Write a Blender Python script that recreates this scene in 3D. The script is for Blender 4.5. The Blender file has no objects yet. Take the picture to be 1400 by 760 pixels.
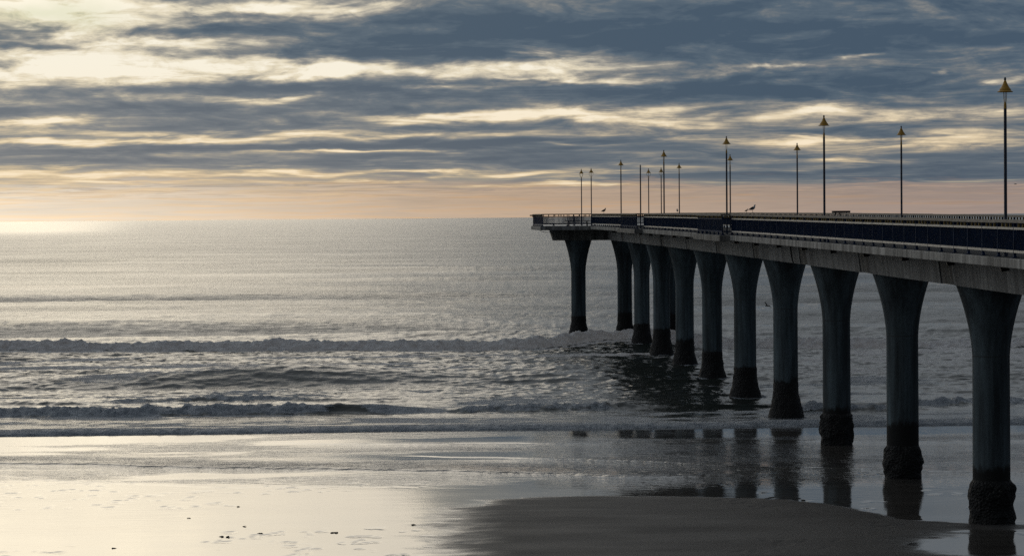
import bpy, math, random
import numpy as np
from mathutils import Matrix, Vector

random.seed(7)
S = bpy.context.scene
COL = S.collection

# ------------------------------------------------------------------ camera
F = 3691.0            # focal length in units of 1/1400 of the frame width
H = 10.6
YAW, PITCH, ROLL = math.atan(167 / F), math.atan(83.2 / F), math.radians(0.464)
cr0 = Vector((math.cos(YAW), -math.sin(YAW), 0))
cf = Vector((math.sin(YAW) * math.cos(PITCH), math.cos(YAW) * math.cos(PITCH), -math.sin(PITCH)))
cu0 = cr0.cross(cf)
cr = cr0 * math.cos(ROLL) - cu0 * math.sin(ROLL)
cu = cu0 * math.cos(ROLL) + cr0 * math.sin(ROLL)
cd = bpy.data.cameras.new('camera')
cam = bpy.data.objects.new('camera', cd)
COL.objects.link(cam)
m = Matrix((cr, cu, -cf)).transposed().to_4x4()
m.translation = (0, 0, H)
cam.matrix_world = m
cd.sensor_width = 36
cd.lens = 36 * F / 1400
cd.clip_start = 1
cd.clip_end = 90000
S.camera = cam


def ground(px, py, z=0.0):
    """photo point -> place on the level z"""
    d = cf * F + cr * (px - 700) + cu * (380 - py)
    t = (z - H) / d.z
    return d.x * t, d.y * t


def nc2y(nc, X=20.6):
    """distance along the pier counted in spans -> Y"""
    return (16.0 * nc - X * math.sin(YAW)) / math.cos(YAW)


def y2nc(Y, X=20.6):
    return (Y * math.cos(YAW) + X * math.sin(YAW)) / 16.0


def zdeck(Y):
    n = y2nc(Y)
    return 9.963 + .1098 * n - .0034 * n * n - 1.07


# ------------------------------------------------------------------ noise (numpy)
def _hash(ix, iy, seed):
    h = (ix.astype(np.int64) * 374761393 + iy.astype(np.int64) * 668265263 + seed * 1442695041) & 0xFFFFFFFF
    h = ((h ^ (h >> 13)) * 1274126177) & 0xFFFFFFFF
    h = (h ^ (h >> 16)) & 0xFFFFFFFF
    return h.astype(np.float64) / 4294967295.0


def vnoise(x, y, seed=0):
    x = np.asarray(x, float); y = np.asarray(y, float)
    x, y = np.broadcast_arrays(x, y)
    ix = np.floor(x); iy = np.floor(y)
    fx = x - ix; fy = y - iy
    fx = fx * fx * fx * (fx * (fx * 6 - 15) + 10); fy = fy * fy * fy * (fy * (fy * 6 - 15) + 10)
    a = _hash(ix, iy, seed); b = _hash(ix + 1, iy, seed)
    c = _hash(ix, iy + 1, seed); d = _hash(ix + 1, iy + 1, seed)
    return (a * (1 - fx) + b * fx) * (1 - fy) + (c * (1 - fx) + d * fx) * fy


def fbm(x, y, seed=0, octs=4, gain=.5):
    t = 0; a = 1; s = 0
    for o in range(octs):
        k = 2.03 ** o
        ca, sa = math.cos(.6 * o), math.sin(.6 * o)
        t = t + a * vnoise((x * ca - y * sa) * k + 17.3 * o, (x * sa + y * ca) * k - 9.1 * o, seed + o)
        s += a; a *= gain
    return t / s


def sst(a, b, x):
    t = np.clip((x - a) / (b - a), 0, 1)
    return t * t * (3 - 2 * t)


# ------------------------------------------------------------------ materials
def nmat(name):
    mt = bpy.data.materials.new(name)
    mt.use_nodes = True
    nt = mt.node_tree
    return mt, nt, nt.nodes['Principled BSDF']


class NT:
    def __init__(s, nt):
        s.nt = nt

    def n(s, typ, **kw):
        nd = s.nt.nodes.new(typ)
        for k, v in kw.items():
            setattr(nd, k, v)
        return nd

    def put(s, sock, v):
        if v is None:
            return
        if hasattr(v, 'is_output'):
            s.nt.links.new(v, sock)
        else:
            sock.default_value = v

    def math(s, op, a, b=None, c=None, clamp=False):
        nd = s.n('ShaderNodeMath', operation=op)
        nd.use_clamp = clamp
        s.put(nd.inputs[0], a); s.put(nd.inputs[1], b); s.put(nd.inputs[2], c)
        return nd.outputs[0]

    def vec(s, op, a, b=None):
        nd = s.n('ShaderNodeVectorMath', operation=op)
        s.put(nd.inputs[0], a); s.put(nd.inputs[1], b)
        return nd.outputs['Value'] if op in ('DOT_PRODUCT', 'LENGTH') else nd.outputs[0]

    def noise(s, vec, scale, detail=4, rough=.55, dist=0.0, out='Fac'):
        nd = s.n('ShaderNodeTexNoise')
        s.put(nd.inputs['Vector'], vec)
        nd.inputs['Scale'].default_value = scale
        nd.inputs['Detail'].default_value = detail
        nd.inputs['Roughness'].default_value = rough
        nd.inputs['Distortion'].default_value = dist
        return nd.outputs[out]

    def ramp(s, fac, stops, interp='LINEAR'):
        nd = s.n('ShaderNodeValToRGB')
        cr_ = nd.color_ramp
        cr_.interpolation = interp
        while len(cr_.elements) < len(stops):
            cr_.elements.new(.5)
        for e, (p, c) in zip(cr_.elements, stops):
            e.position = p
            e.color = (c, c, c, 1) if isinstance(c, (int, float)) else (*c, 1)
        s.put(nd.inputs[0], fac)
        return nd.outputs[0]

    def mix(s, fac, a, b, blend='MIX'):
        nd = s.n('ShaderNodeMix', data_type='RGBA', blend_type=blend)
        s.put(nd.inputs[0], fac)
        for sock, v in ((nd.inputs[6], a), (nd.inputs[7], b)):
            s.put(sock, (*v, 1) if isinstance(v, tuple) and len(v) == 3 else v)
        return nd.outputs[2]

    def maprange(s, v, a, b, c=0.0, d=1.0, smooth=False):
        nd = s.n('ShaderNodeMapRange')
        if smooth:
            nd.interpolation_type = 'SMOOTHSTEP'
        s.put(nd.inputs[0], v)
        for k, q in zip((1, 2, 3, 4), (a, b, c, d)):
            s.put(nd.inputs[k], q)
        return nd.outputs[0]

    def bump(s, h, strength=.5, distance=.1, normal=None):
        nd = s.n('ShaderNodeBump')
        s.put(nd.inputs['Height'], h)
        s.put(nd.inputs['Strength'], strength)
        s.put(nd.inputs['Distance'], distance)
        s.put(nd.inputs['Normal'], normal)
        return nd.outputs[0]

    def pos(s):
        return s.n('ShaderNodeNewGeometry').outputs['Position']

    def attr(s, name):
        return s.n('ShaderNodeAttribute', attribute_name=name).outputs['Fac']


def simple(name, col, rough=.6, metal=0.0, var=.25, scale=3.0, bump=0.0, bscale=30.0):
    mt, nt, b = nmat(name)
    t = NT(nt)
    n1 = t.noise(t.pos(), scale, 5, .6)
    k = t.maprange(n1, .25, .75, 1 - var, 1 + var)
    c = t.vec('MULTIPLY', col, None)
    nd = c.node
    t.put(nd.inputs[1], t.n('ShaderNodeCombineXYZ').outputs[0])
    cx = nd.inputs[1].links[0].from_node
    for i in range(3):
        t.put(cx.inputs[i], k)
    nt.links.new(c, b.inputs['Base Color'])
    b.inputs['Roughness'].default_value = rough
    b.inputs['Metallic'].default_value = metal
    if bump:
        nt.links.new(t.bump(t.noise(t.pos(), bscale, 4), bump, .02), b.inputs['Normal'])
    return mt


M = {}
M['navy'] = simple('navy_paint_and_rail_shade', (.012, .028, .066), .75, 0, .35, 2.5)  # also carries the shade on the platform and balcony rails
M['navy_pole'] = simple('navy_pole_paint', (.012, .022, .045), .4, 0, .3, 2.0)
M['yellow'] = simple('yellow_paint', (.46, .245, .022), .45, 0, .25, 6)
M['ochre'] = simple('ochre_block', (.22, .15, .03), .7, 0, .3, 9)
M['galv'] = simple('weathered_pale_metal', (.58, .53, .45), .55, 0, .25, 2)
M['wood'] = simple('weathered_timber', (.27, .235, .19), .75, 0, .35, 4, .4, 25)
M['darkwood'] = simple('dark_timber', (.035, .03, .028), .75, 0, .3, 5, .3, 25)
M['finial'] = simple('grey_finial', (.10, .12, .14), .5, 0, .2, 6)
for k_ in ('navy',):
    M[k_].node_tree.nodes['Principled BSDF'].inputs['Specular IOR Level'].default_value = .12
M['cable'] = simple('black_cable', (.01, .01, .012), .6)
M['gull_white'] = simple('gull_white_plumage', (.62, .62, .6), .8, 0, .1, 20)
M['gull_dark'] = simple('gull_dark_plumage', (.045, .045, .05), .7, 0, .2, 20)
M['gull_brown'] = simple('gull_mottled_plumage', (.12, .10, .085), .8, 0, .5, 30)
M['gull_leg'] = simple('gull_leg_skin', (.35, .22, .08), .6)
M['asphalt'] = simple('dark_deck_surfacing', (.055, .055, .056), .95, 0, .3, 2)
M['asphalt'].node_tree.nodes['Principled BSDF'].inputs['Specular IOR Level'].default_value = .1
M['weed'] = simple('dark_seaweed', (.018, .016, .012), .5, 0, .4, 20)


def concrete(name, col, streak=.5):
    mt, nt, b = nmat(name)
    t = NT(nt)
    p = t.pos()
    big = t.noise(p, .35, 4, .6)
    fine = t.noise(p, 9, 5, .6)
    sv = t.vec('MULTIPLY', p, (1.7, 1.7, .10))
    st = t.noise(sv, 1.0, 5, .65)
    sv2 = t.vec('MULTIPLY', p, (5.0, 5.0, .35))
    st2 = t.noise(sv2, 1.0, 4, .6)
    k = t.maprange(big, .3, .7, .75, 1.2)
    k = t.math('MULTIPLY', k, t.maprange(fine, .3, .7, .88, 1.12))
    k = t.math('MULTIPLY', k, t.maprange(st, .40, .62, 1 - streak, 1.12))
    k = t.math('MULTIPLY', k, t.maprange(st2, .35, .65, 1 - streak * .45, 1.1))
    cx = t.n('ShaderNodeCombineXYZ')
    for i in range(3):
        t.put(cx.inputs[i], k)
    c = t.vec('MULTIPLY', col, cx.outputs[0])
    nt.links.new(c, b.inputs['Base Color'])
    b.inputs['Roughness'].default_value = .8
    nt.links.new(t.bump(t.math('ADD', fine, t.noise(p, 40, 3)), .35, .02), b.inputs['Normal'])
    return mt, nt, b, t, p, c


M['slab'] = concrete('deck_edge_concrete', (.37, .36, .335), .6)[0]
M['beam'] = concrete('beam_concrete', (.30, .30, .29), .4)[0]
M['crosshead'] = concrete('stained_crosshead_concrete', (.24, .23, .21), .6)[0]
M['deck'] = concrete('deck_surface_concrete', (.28, .27, .25), .1)[0]

# pillars: grey concrete with blue-green cast, black tide band with a ragged edge
mt, nt, b, t, p, c = concrete('pillar_concrete', (.105, .142, .158), .65)
sep = t.n('ShaderNodeSeparateXYZ'); t.put(sep.inputs[0], p)
edge = t.math('ADD', sep.outputs[2], t.math('MULTIPLY', t.math('SUBTRACT', t.noise(t.vec('MULTIPLY', p, (4, 4, 1.2)), 1, 4, .6), .5), .9))
edge = t.math('ADD', edge, t.math('MULTIPLY', t.math('SUBTRACT', t.noise(t.vec('MULTIPLY', p, (.12, .12, 0)), 1, 2), .5), 2.2))
band = t.maprange(edge, 1.85, 2.12, 1, 0, True)
dark = t.mix(band, c, (.012, .012, .011))
joint = t.math('COMPARE', sep.outputs[2], 5.72, .025)
dark = t.mix(t.math('MULTIPLY', joint, .6), dark, (.05, .05, .05))
nt.links.new(dark, b.inputs['Base Color'])
t.put(b.inputs['Roughness'], t.maprange(band, 0, 1, .8, .9))
M['pillar'] = mt

mt, nt, b = nmat('mussel_crust'); t = NT(nt)
vor = t.n('ShaderNodeTexVoronoi'); vor.inputs['Scale'].default_value = 11
t.put(vor.inputs['Vector'], t.pos())
spk = t.math('MULTIPLY', t.math('LESS_THAN', vor.outputs['Distance'], .24), t.math('GREATER_THAN', t.noise(t.pos(), 2.2, 3), .55))
nt.links.new(t.mix(t.math('MULTIPLY', spk, .7), (.008, .0075, .007), (.13, .12, .10)), b.inputs['Base Color'])
b.inputs['Roughness'].default_value = .75
nt.links.new(t.bump(vor.outputs['Distance'], 1.0, .08), b.inputs['Normal'])
M['crust'] = mt

# sand: wet film shining where 'dry' is low
mt, nt, b = nmat('wet_and_damp_sand'); t = NT(nt)
p = t.pos()
dry = t.attr('dry'); rip = t.attr('ripple')
g = t.noise(p, 1.1, 6, .65)
st = t.noise(t.vec('MULTIPLY', p, (.12, .8, 1)), 1.0, 6, .6)
st2 = t.noise(t.vec('MULTIPLY', p, (.5, 3.0, 1)), 1.0, 5, .6)
base_w = t.mix(t.maprange(st, .35, .65), (.062, .056, .050), (.092, .084, .074))
base_d = t.mix(t.maprange(g, .3, .7), (.044, .0425, .042), (.062, .060, .060))
base_d = t.mix(t.maprange(st2, .4, .65, 0, .55), base_d, (.036, .035, .035))
nt.links.new(t.mix(dry, base_w, base_d), b.inputs['Base Color'])
rw = t.maprange(st, .35, .7, .025, .085)
rw = t.math('ADD', rw, t.math('MULTIPLY', t.math('SUBTRACT', st2, .5), .06))
t.put(b.inputs['Roughness'], t.math('ADD', rw, t.math('MULTIPLY', dry, .62), clamp=True))
b.inputs['IOR'].default_value = 1.45
t.put(b.inputs['Specular IOR Level'], t.maprange(dry, .0, 1, .5, .12))
r1 = t.noise(t.vec('MULTIPLY', p, (.8, 2.2, 1)), 1.2, 4, .55)
r2 = t.noise(p, 14, 4, .6)
bn = t.bump(r1, t.math('MULTIPLY', rip, 1.0), .16)
bn = t.bump(r2, t.maprange(dry, 0, 1, .03, .75), .02, bn)
nt.links.new(bn, b.inputs['Normal'])
M['sand'] = mt

# sea water with foam
mt, nt, b = nmat('sea_water'); t = NT(nt)
p = t.pos()
foam = t.attr('foam')
sep = t.n('ShaderNodeSeparateXYZ'); t.put(sep.inputs[0], p)
w1 = t.noise(t.vec('MULTIPLY', p, (.40, 1.15, 1)), 1.0, 5, .62)
w2 = t.noise(t.vec('MULTIPLY', p, (1.0, 1.7, 1)), 3.2, 4, .6)
w3 = t.noise(t.vec('MULTIPLY', p, (.007, .045, 1)), 1.0, 5, .6)
far = t.maprange(sep.outputs[1], 220, 900, 0, 1)
s1 = t.math('ADD', t.maprange(sep.outputs[1], 190, 330, .16, .50, True), t.math('MULTIPLY', far, .30))
# a smooth slick added far out to the left, imitating a sunlit strip of sea
glint_patch = t.math('MULTIPLY', t.maprange(sep.outputs[1], 1500, 3200, 0, 1, True), t.maprange(t.math('DIVIDE', sep.outputs[0], sep.outputs[1]), -.085, -.135, 0, 1, True))
s1 = t.math('MULTIPLY', s1, t.math('SUBTRACT', 1.0, t.math('MULTIPLY', glint_patch, .92)))
s1 = t.math('MULTIPLY', s1, t.maprange(w3, .32, .68, .45, 1.4))
w5 = t.noise(t.vec('MULTIPLY', p, (.035, .10, 1)), 1.0, 5, .65)
s1 = t.math('MULTIPLY', s1, t.maprange(w5, .32, .68, .5, 1.45))
bn = t.bump(w1, s1, .55)
bn = t.bump(w2, t.math('MULTIPLY', t.maprange(sep.outputs[1], 190, 330, .18, .35, True), t.math('SUBTRACT', 1.0, glint_patch)), .10, bn)
b.inputs['Base Color'].default_value = (.030, .036, .032, 1)
t.put(b.inputs['Roughness'], t.math('SUBTRACT', t.maprange(far, 0, 1, .12, .22), t.math('MULTIPLY', glint_patch, .12)))
b.inputs['IOR'].default_value = 1.333
nt.links.new(bn, b.inputs['Normal'])
fd = t.n('ShaderNodeBsdfPrincipled')
nt.links.new(t.mix(t.maprange(t.noise(t.vec('MULTIPLY', p, (1.1, 2.2, 2.2)), 1.3, 5, .68), .36, .64), (.40, .45, .50), (.84, .88, .92)), fd.inputs['Base Color'])
fd.inputs['Roughness'].default_value = .55
fd.inputs['Specular IOR Level'].default_value = .45
fz = t.noise(p, 4.5, 5, .7)
nt.links.new(t.bump(t.math('ADD', fz, t.math('MULTIPLY', t.noise(p, 14, 3), .5)), 1.0, .30), fd.inputs['Normal'])
tr = t.n('ShaderNodeBsdfTranslucent'); tr.inputs[0].default_value = (.66, .68, .70, 1)
fmx = t.n('ShaderNodeMixShader'); fmx.inputs[0].default_value = .18
nt.links.new(fd.outputs[0], fmx.inputs[1]); nt.links.new(tr.outputs[0], fmx.inputs[2])
fl = t.noise(t.vec('MULTIPLY', p, (.9, 2.0, 1.5)), 2.0, 6, .68)
fm = t.math('SUBTRACT', t.math('MULTIPLY', foam, 1.25), t.math('MULTIPLY', fl, .85))
fm = t.maprange(fm, -.04, .16, 0, 1, True)
ms = t.n('ShaderNodeMixShader')
t.put(ms.inputs[0], fm)
nt.links.new(b.outputs[0], ms.inputs[1]); nt.links.new(fmx.outputs[0], ms.inputs[2])
nt.links.new(ms.outputs[0], nt.nodes['Material Output'].inputs[0])
M['sea'] = mt


# ------------------------------------------------------------------ mesh builder
class MB:
    def __init__(s):
        s.v, s.f = [], []

    def box(s, c, d, rz=0.0, taper=1.0):
        n = len(s.v)
        ca, sa = math.cos(rz), math.sin(rz)
        for k, (x, y, z) in enumerate(((-1, -1, -1), (1, -1, -1), (1, 1, -1), (-1, 1, -1), (-1, -1, 1), (1, -1, 1), (1, 1, 1), (-1, 1, 1))):
            q = taper if z > 0 else 1
            lx, ly = x * d[0] / 2 * q, y * d[1] / 2 * q
            s.v.append((c[0] + lx * ca - ly * sa, c[1] + lx * sa + ly * ca, c[2] + z * d[2] / 2))
        s.f += [tuple(n + i for i in q) for q in ((0, 3, 2, 1), (4, 5, 6, 7), (0, 1, 5, 4), (1, 2, 6, 5), (2, 3, 7, 6), (3, 0, 4, 7))]
        return s

    def rings(s, rings, caps=True):
        n0 = len(s.v); k = len(rings[0])
        for r in rings:
            s.v += [tuple(q) for q in r]
        for i in range(len(rings) - 1):
            for j in range(k):
                a = n0 + i * k + j; b_ = n0 + i * k + (j + 1) % k
                s.f.append((a, b_, b_ + k, a + k))
        if caps:
            s.f.append(tuple(n0 + j for j in reversed(range(k))))
            s.f.append(tuple(n0 + (len(rings) - 1) * k + j for j in range(k)))
        return s

    def lathe(s, prof, seg=20, c=(0, 0)):
        return s.rings([[(c[0] + r * math.cos(2 * math.pi * j / seg), c[1] + r * math.sin(2 * math.pi * j / seg), z) for j in range(seg)] for r, z in prof])

    def tube(s, path, r, seg=8):
        path = [Vector(q) for q in path]
        rad = r if isinstance(r, (list, tuple)) else [r] * len(path)
        rs = []
        for i, q in enumerate(path):
            d = (path[min(i + 1, len(path) - 1)] - path[max(i - 1, 0)]).normalized()
            a = d.cross(Vector((0, 0, 1)))
            if a.length < 1e-3:
                a = Vector((1, 0, 0))
            a.normalize(); b_ = d.cross(a)
            rs.append([q + (a * math.cos(2 * math.pi * j / seg) + b_ * math.sin(2 * math.pi * j / seg)) * rad[i] for j in range(seg)])
        return s.rings(rs)

    def sweep(s, sec, ys, zf):
        """section [(X, dz)] swept along the pier through ys at heights zf(y)"""
        return s.rings([[(x, y, zf(y) + dz) for x, dz in sec] for y in ys])

    def build(s, name, mat, parent=None, smooth=False, origin=None, bevel=0.0):
        o_ = origin
        if o_ is None:
            o_ = parent.get('_o', (0, 0, 0)) if parent is not None else (0, 0, 0)
        me = bpy.data.meshes.new(name)
        me.from_pydata([(x - o_[0], y - o_[1], z - o_[2]) for x, y, z in s.v], [], s.f)
        me.validate(); me.update()
        me.materials.append(mat)
        if smooth:
            me.polygons.foreach_set('use_smooth', [True] * len(me.polygons))
            try:
                me.set_sharp_from_angle(angle=math.radians(40))
            except Exception:
                pass
        o = bpy.data.objects.new(name, me)
        COL.objects.link(o)
        if parent is not None:
            o.parent = parent
            if '_o' in parent:
                o['_o'] = tuple(parent['_o'])
        if bevel:
            md = o.modifiers.new('bevel', 'BEVEL'); md.width = bevel; md.segments = 2
        return o


def tag(o, label, cat, group=None, kind=None):
    if label: o['label'] = label
    if cat: o['category'] = cat
    if group: o['group'] = group
    if kind: o['kind'] = kind
    return o


def thing(name, label, cat, loc=(0, 0, 0), group=None, local=False):
    o = bpy.data.objects.new(name, None)
    COL.objects.link(o)
    o.location = loc
    o.empty_display_size = .2
    o['_o'] = (0.0, 0.0, 0.0) if local else tuple(float(q) for q in loc)
    return tag(o, label, cat, group)


def dup(root, loc, rz, label):
    def cp(o, par):
        c_ = o.copy(); COL.objects.link(c_)
        if par is not None:
            c_.parent = par
        for ch in KIDS.get(o.name, []):
            cp(ch, c_)
        return c_
    r = cp(root, None)
    r.location = loc; r.rotation_euler = (0, 0, rz); r['label'] = label
    return r


KIDS = {}


def index_kids():
    KIDS.clear()
    for o in COL.objects:
        if o.parent is not None:
            KIDS.setdefault(o.parent.name, []).append(o)


def sheet(name, X, Y, Z, mat, attrs=None):
    """grid arrays (rows, cols) -> one mesh"""
    r, c_ = X.shape
    me = bpy.data.meshes.new(name)
    co = np.stack([X, Y, Z], -1).reshape(-1).astype(np.float32)
    nv = r * c_
    me.vertices.add(nv); me.vertices.foreach_set('co', co)
    i = np.arange((r - 1) * (c_ - 1)); a = (i // (c_ - 1)) * c_ + i % (c_ - 1)
    q = np.stack([a, a + 1, a + 1 + c_, a + c_], -1).reshape(-1).astype(np.int32)
    nf = len(i)
    me.loops.add(nf * 4); me.loops.foreach_set('vertex_index', q)
    me.polygons.add(nf); me.polygons.foreach_set('loop_start', np.arange(0, nf * 4, 4, dtype=np.int32))
    me.polygons.foreach_set('use_smooth', np.ones(nf, dtype=bool))
    me.update(calc_edges=True)
    for k, v in (attrs or {}).items():
        at = me.attributes.new(k, 'FLOAT', 'POINT')
        at.data.foreach_set('value', v.reshape(-1).astype(np.float32))
    me.materials.append(mat)
    o = bpy.data.objects.new(name, me)
    COL.objects.link(o)
    o['kind'] = 'structure'
    return o


def fan(ys, dense=640):
    t_ = np.concatenate([np.linspace(-1.6, -.19, 60, endpoint=False), np.linspace(-.19, .28, dense), np.linspace(.28, 1.7, 62)[1:]])
    Yg = np.repeat(ys[:, None], len(t_), 1)
    Xg = 2.0 + np.maximum(Yg, 70) * t_[None, :]
    return Xg, Yg


# pillar places: X, Y, top height
PIL = []
YP = [nc2y(5.77 + k, 20.53) for k in range(-2, 10)]


def zbeam(Y):
    return zdeck(Y) - 1.235


for y in YP:
    PIL.append((20.53, y))
YEND = YP[-1]
PIL.append((16.5, YEND + .35)); PIL.append((24.6, YEND))

# ------------------------------------------------------------------ sea
rows = np.concatenate([np.arange(130.5, 225, .2), 225 + np.cumsum(np.linspace(.22, 1.6, 190))])
y0 = rows[-1]
rows = np.concatenate([rows, y0 * 1.025 ** np.arange(1, 190)])
rows = rows[rows < 42000]
rows = np.append(rows, 42000.0)
X, Y = fan(rows, 680)
shore = 135.0 + (fbm(X / 9, X * 0, 11, 3) - .5) * 1.8 + (fbm(X / 1.7, X * 0, 12, 3) - .5) * .5 + .012 * X

Z = np.zeros_like(X); foam = np.zeros_like(X)
near = 1 - sst(420, 900, Y)
# long swells, running to the shore
amp = sst(150, 260, Y) * (1 - .55 * sst(600, 3000, Y))
for k, (L, a, th, sd) in enumerate(((31, .20, .03, 1), (47, .24, -.05, 2), (19, .09, .09, 3), (73, .22, .02, 4))):
    ph = (Y * math.cos(th) + X * math.sin(th)) / L * 2 * math.pi + 5 * fbm(X / 90 + 3 * k, Y / 140, 30 + sd, 2)
    env = .35 + 1.3 * fbm(X / 60, Y / 50, 40 + sd, 2)
    w = np.sin(ph)
    fade = np.clip((L * 26) / np.maximum(Y, 1), 0, 1)
    Z += amp * (1 + .40 * (1 - sst(350, 900, Y))) * a * env * (w + .35 * np.cos(2 * ph)) * fade
# chop
ch = (fbm(X / 1.9, Y / .95, 51, 4, .6) - .5)
calm = 1 - .75 * np.exp(-((Y - 148) / 13) ** 2)
Z += ch * .10 * near * calm * sst(135, 150, Y)
rd = 1 - np.abs(2 * fbm(X / 3.4 + .5 * fbm(X / 5, Y / 3, 57, 2), Y / 1.25, 58, 4, .58) - 1)
rd2 = 1 - np.abs(2 * fbm(X / 1.3, Y / .62, 59, 3, .55) - 1)
surf = (1 - sst(205, 330, Y)) * (1 - .8 * np.exp(-((X + 6) / 13) ** 2) * np.exp(-((Y - 170.5) / 3.6) ** 2))
Z += ((rd ** 3 - .4) * .15 + (rd2 ** 2 - .5) * .045) * near * (.35 + .65 * surf) * (.45 + .55 * calm) * sst(137, 152, Y)
Z += (fbm(X / 8, Y / 3.4, 55, 3) - .5) * .15 * near * sst(140, 160, Y)

# main breaker: a long roll of white water
Y1 = 212.6 - .107 * X + (fbm(X / 10, X * 0, 61, 3) - .5) * 2.2 + 11.5 * np.exp(-((X - 19.5) / 6.5) ** 2)
u = Y - Y1
h1 = .74 * (.78 + .44 * fbm(X / 6, X * 0, 62, 3))
prof = np.where(u < 1.9, sst(-.15, 1.9, u) ** .7, np.exp(-np.maximum(u - 1.9, 0) / 3.4))
lump = fbm(X / .75, Y / .7, 63, 4, .6) - .5
lump2 = fbm(X / 2.6, Y / 1.6, 66, 2, .5) - .5
body = sst(-.25, .15, u) * (1 - sst(2.0, 4.2, u))
Z += h1 * prof + body * (lump * .75 + lump2 * .42)
holes = sst(.62, .74, fbm(X / 3.2, X * 0 + 3, 64, 3)) * (1 - sst(.3, 1.1, u))
foam = np.maximum(foam, body * (1.0 - .35 * holes) * (.48 + .16 * sst(2, 14, X) + .85 * fbm(X / .9, Y / .5, 67, 4, .66)))
foam = np.maximum(foam, .62 * sst(1.5, 3.0, u) * np.exp(-np.maximum(u - 2.5, 0) / 2.5))
foam = np.maximum(foam, .55 * np.exp(-((u + 1.0) / 1.0) ** 2))

# unbroken swell
Y2 = 170.5 - .02 * X + (fbm(X / 16, X * 0, 71, 2) - .5) * 3.5
u = Y - Y2
env = .20 + .80 * np.exp(-((X + 6.5) / 11.5) ** 2) + .30 * np.exp(-((X - 12) / 5) ** 2)
env = env * (.8 + .4 * fbm(X / 8, X * 0, 72, 2))
prof = np.where(u < 2.8, sst(-2.6, 2.8, u), np.exp(-np.maximum(u - 2.8, 0) ** 2 / 26))
Z += 1.12 * env * prof
Y2b = 181 + .10 * X
u = Y - Y2b
Z += .40 * np.exp(-((X - 12) / 9) ** 2) * np.where(u < 1.5, sst(-2.0, 1.5, u), np.exp(-np.maximum(u - 1.5, 0) / 3))

# little shore breakers
def breaker(Yb, h, fmask, wmask, seed, w=.9):
    global Z, foam
    u = Y - Yb
    prof = np.where(u < w, sst(-.15, w, u), np.exp(-np.maximum(u - w, 0) / (w * 2.4)))
    body = sst(-.2, .25, u) * (1 - sst(w * 1.1, w * 2.4, u))
    lump = fbm(X / .55, Y / .5, seed, 4, .6) - .5
    Z += h * wmask * prof + body * fmask * lump * .55
    foam = np.maximum(foam, body * fmask * (.22 + 1.05 * fbm(X / .9, Y / .45, seed + 4, 4, .66)))
    foam = np.maximum(foam, .50 * fmask * np.exp(-((u + .7) / .8) ** 2))


Y3 = 146.3 + .02 * X + (fbm(X / 7, X * 0, 81, 3) - .5) * 2.2
f3 = (1 - sst(-6, -1.0, X)) * 1.0 + .75 * sst(2.0, 4.5, X) * (1 - sst(12, 14.5, X)) + .8 * sst(27, 29, X)
w3_ = .35 + .65 * (1 - sst(-1.5, 2.5, X)) + .3 * sst(3, 5, X) * (1 - sst(12, 15, X)) + .3 * sst(26, 28, X)
breaker(Y3, .46, np.clip(f3, 0, 1), w3_, 82)
Y4 = 155.5 + (fbm(X / 6, X * 0, 91, 3) - .5) * 3
f4 = np.exp(-((X + 9) / 5) ** 2) * .75 + .4 * np.exp(-((X + 20) / 4) ** 2)
breaker(Y4, .30, f4, .25 + .75 * f4, 92)
Y5 = 143.2 + (fbm(X / 4, X * 0, 94, 3) - .5) * 1.6
f5 = .9 * np.exp(-((X - 22.5) / 1.6) ** 2) + .7 * np.exp(-((X - 26) / 3) ** 2)
breaker(Y5, .42, f5, f5, 95, .7)

# drifting lace of foam in the surf zone
lace = fbm(X / 7.5, Y / 3.2, 101, 4, .6)
zone = sst(136, 140, Y) * (1 - sst(196, 214, Y))
foam = np.maximum(foam, zone * np.clip(.22 + (lace - .5) * 1.6, 0, .58))
between = np.exp(-((Y - 203) / 6) ** 2)
foam = np.maximum(foam, between * np.clip(.30 + (lace - .45) * 1.3, 0, .6))
dark_face = np.exp(-((X + 6) / 13) ** 2) * np.exp(-((Y - 170.5) / 3.2) ** 2)
foam *= 1 - .9 * dark_face
pierzone = np.exp(-((X - 16) / 7) ** 2) * sst(142, 150, Y) * (1 - sst(195, 204, Y))
foam *= 1 - .55 * pierzone

# swash: a thin sheet with a rough white front
u = Y - shore
thick = .02 + .13 * sst(0, .55, u) * (1 - .6 * sst(.8, 3.5, u))
fr = sst(-.05, .2, u) * (1 - sst(.9, 2.4, u))
Z = Z * sst(0, 9, u) + thick + fr * (fbm(X / .5, Y / .45, 111, 4, .6) - .5) * .16
foam = np.maximum(foam, fr * (.40 + .8 * fbm(X / .7, Y / .4, 113, 4, .66)))
foam = np.maximum(foam, sst(0, .5, u) * (1 - sst(5, 9, u)) * np.clip(.36 + (fbm(X / 3.0, Y / 1.1, 112, 4, .6) - .5) * 1.3, 0, .7))
foam = np.where((u < .25) & (u > -.3), 1.0, foam)
Z = np.where(u < 0, -.25 - .0 * u + .27 * sst(-.25, 0, u), Z)
for (px, py) in PIL:
    if py > 136:
        r = np.hypot(X - px, Y - py)
        foam = np.maximum(foam, np.exp(-((r - .95) / .35) ** 2) * .62 * (.4 + fbm(X / .6, Y / .6, 121, 3)))
foam = np.where(Y > 260, foam * 0, foam)
sea = sheet('sea', X, Y, Z, M['sea'], {'foam': foam})

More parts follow.
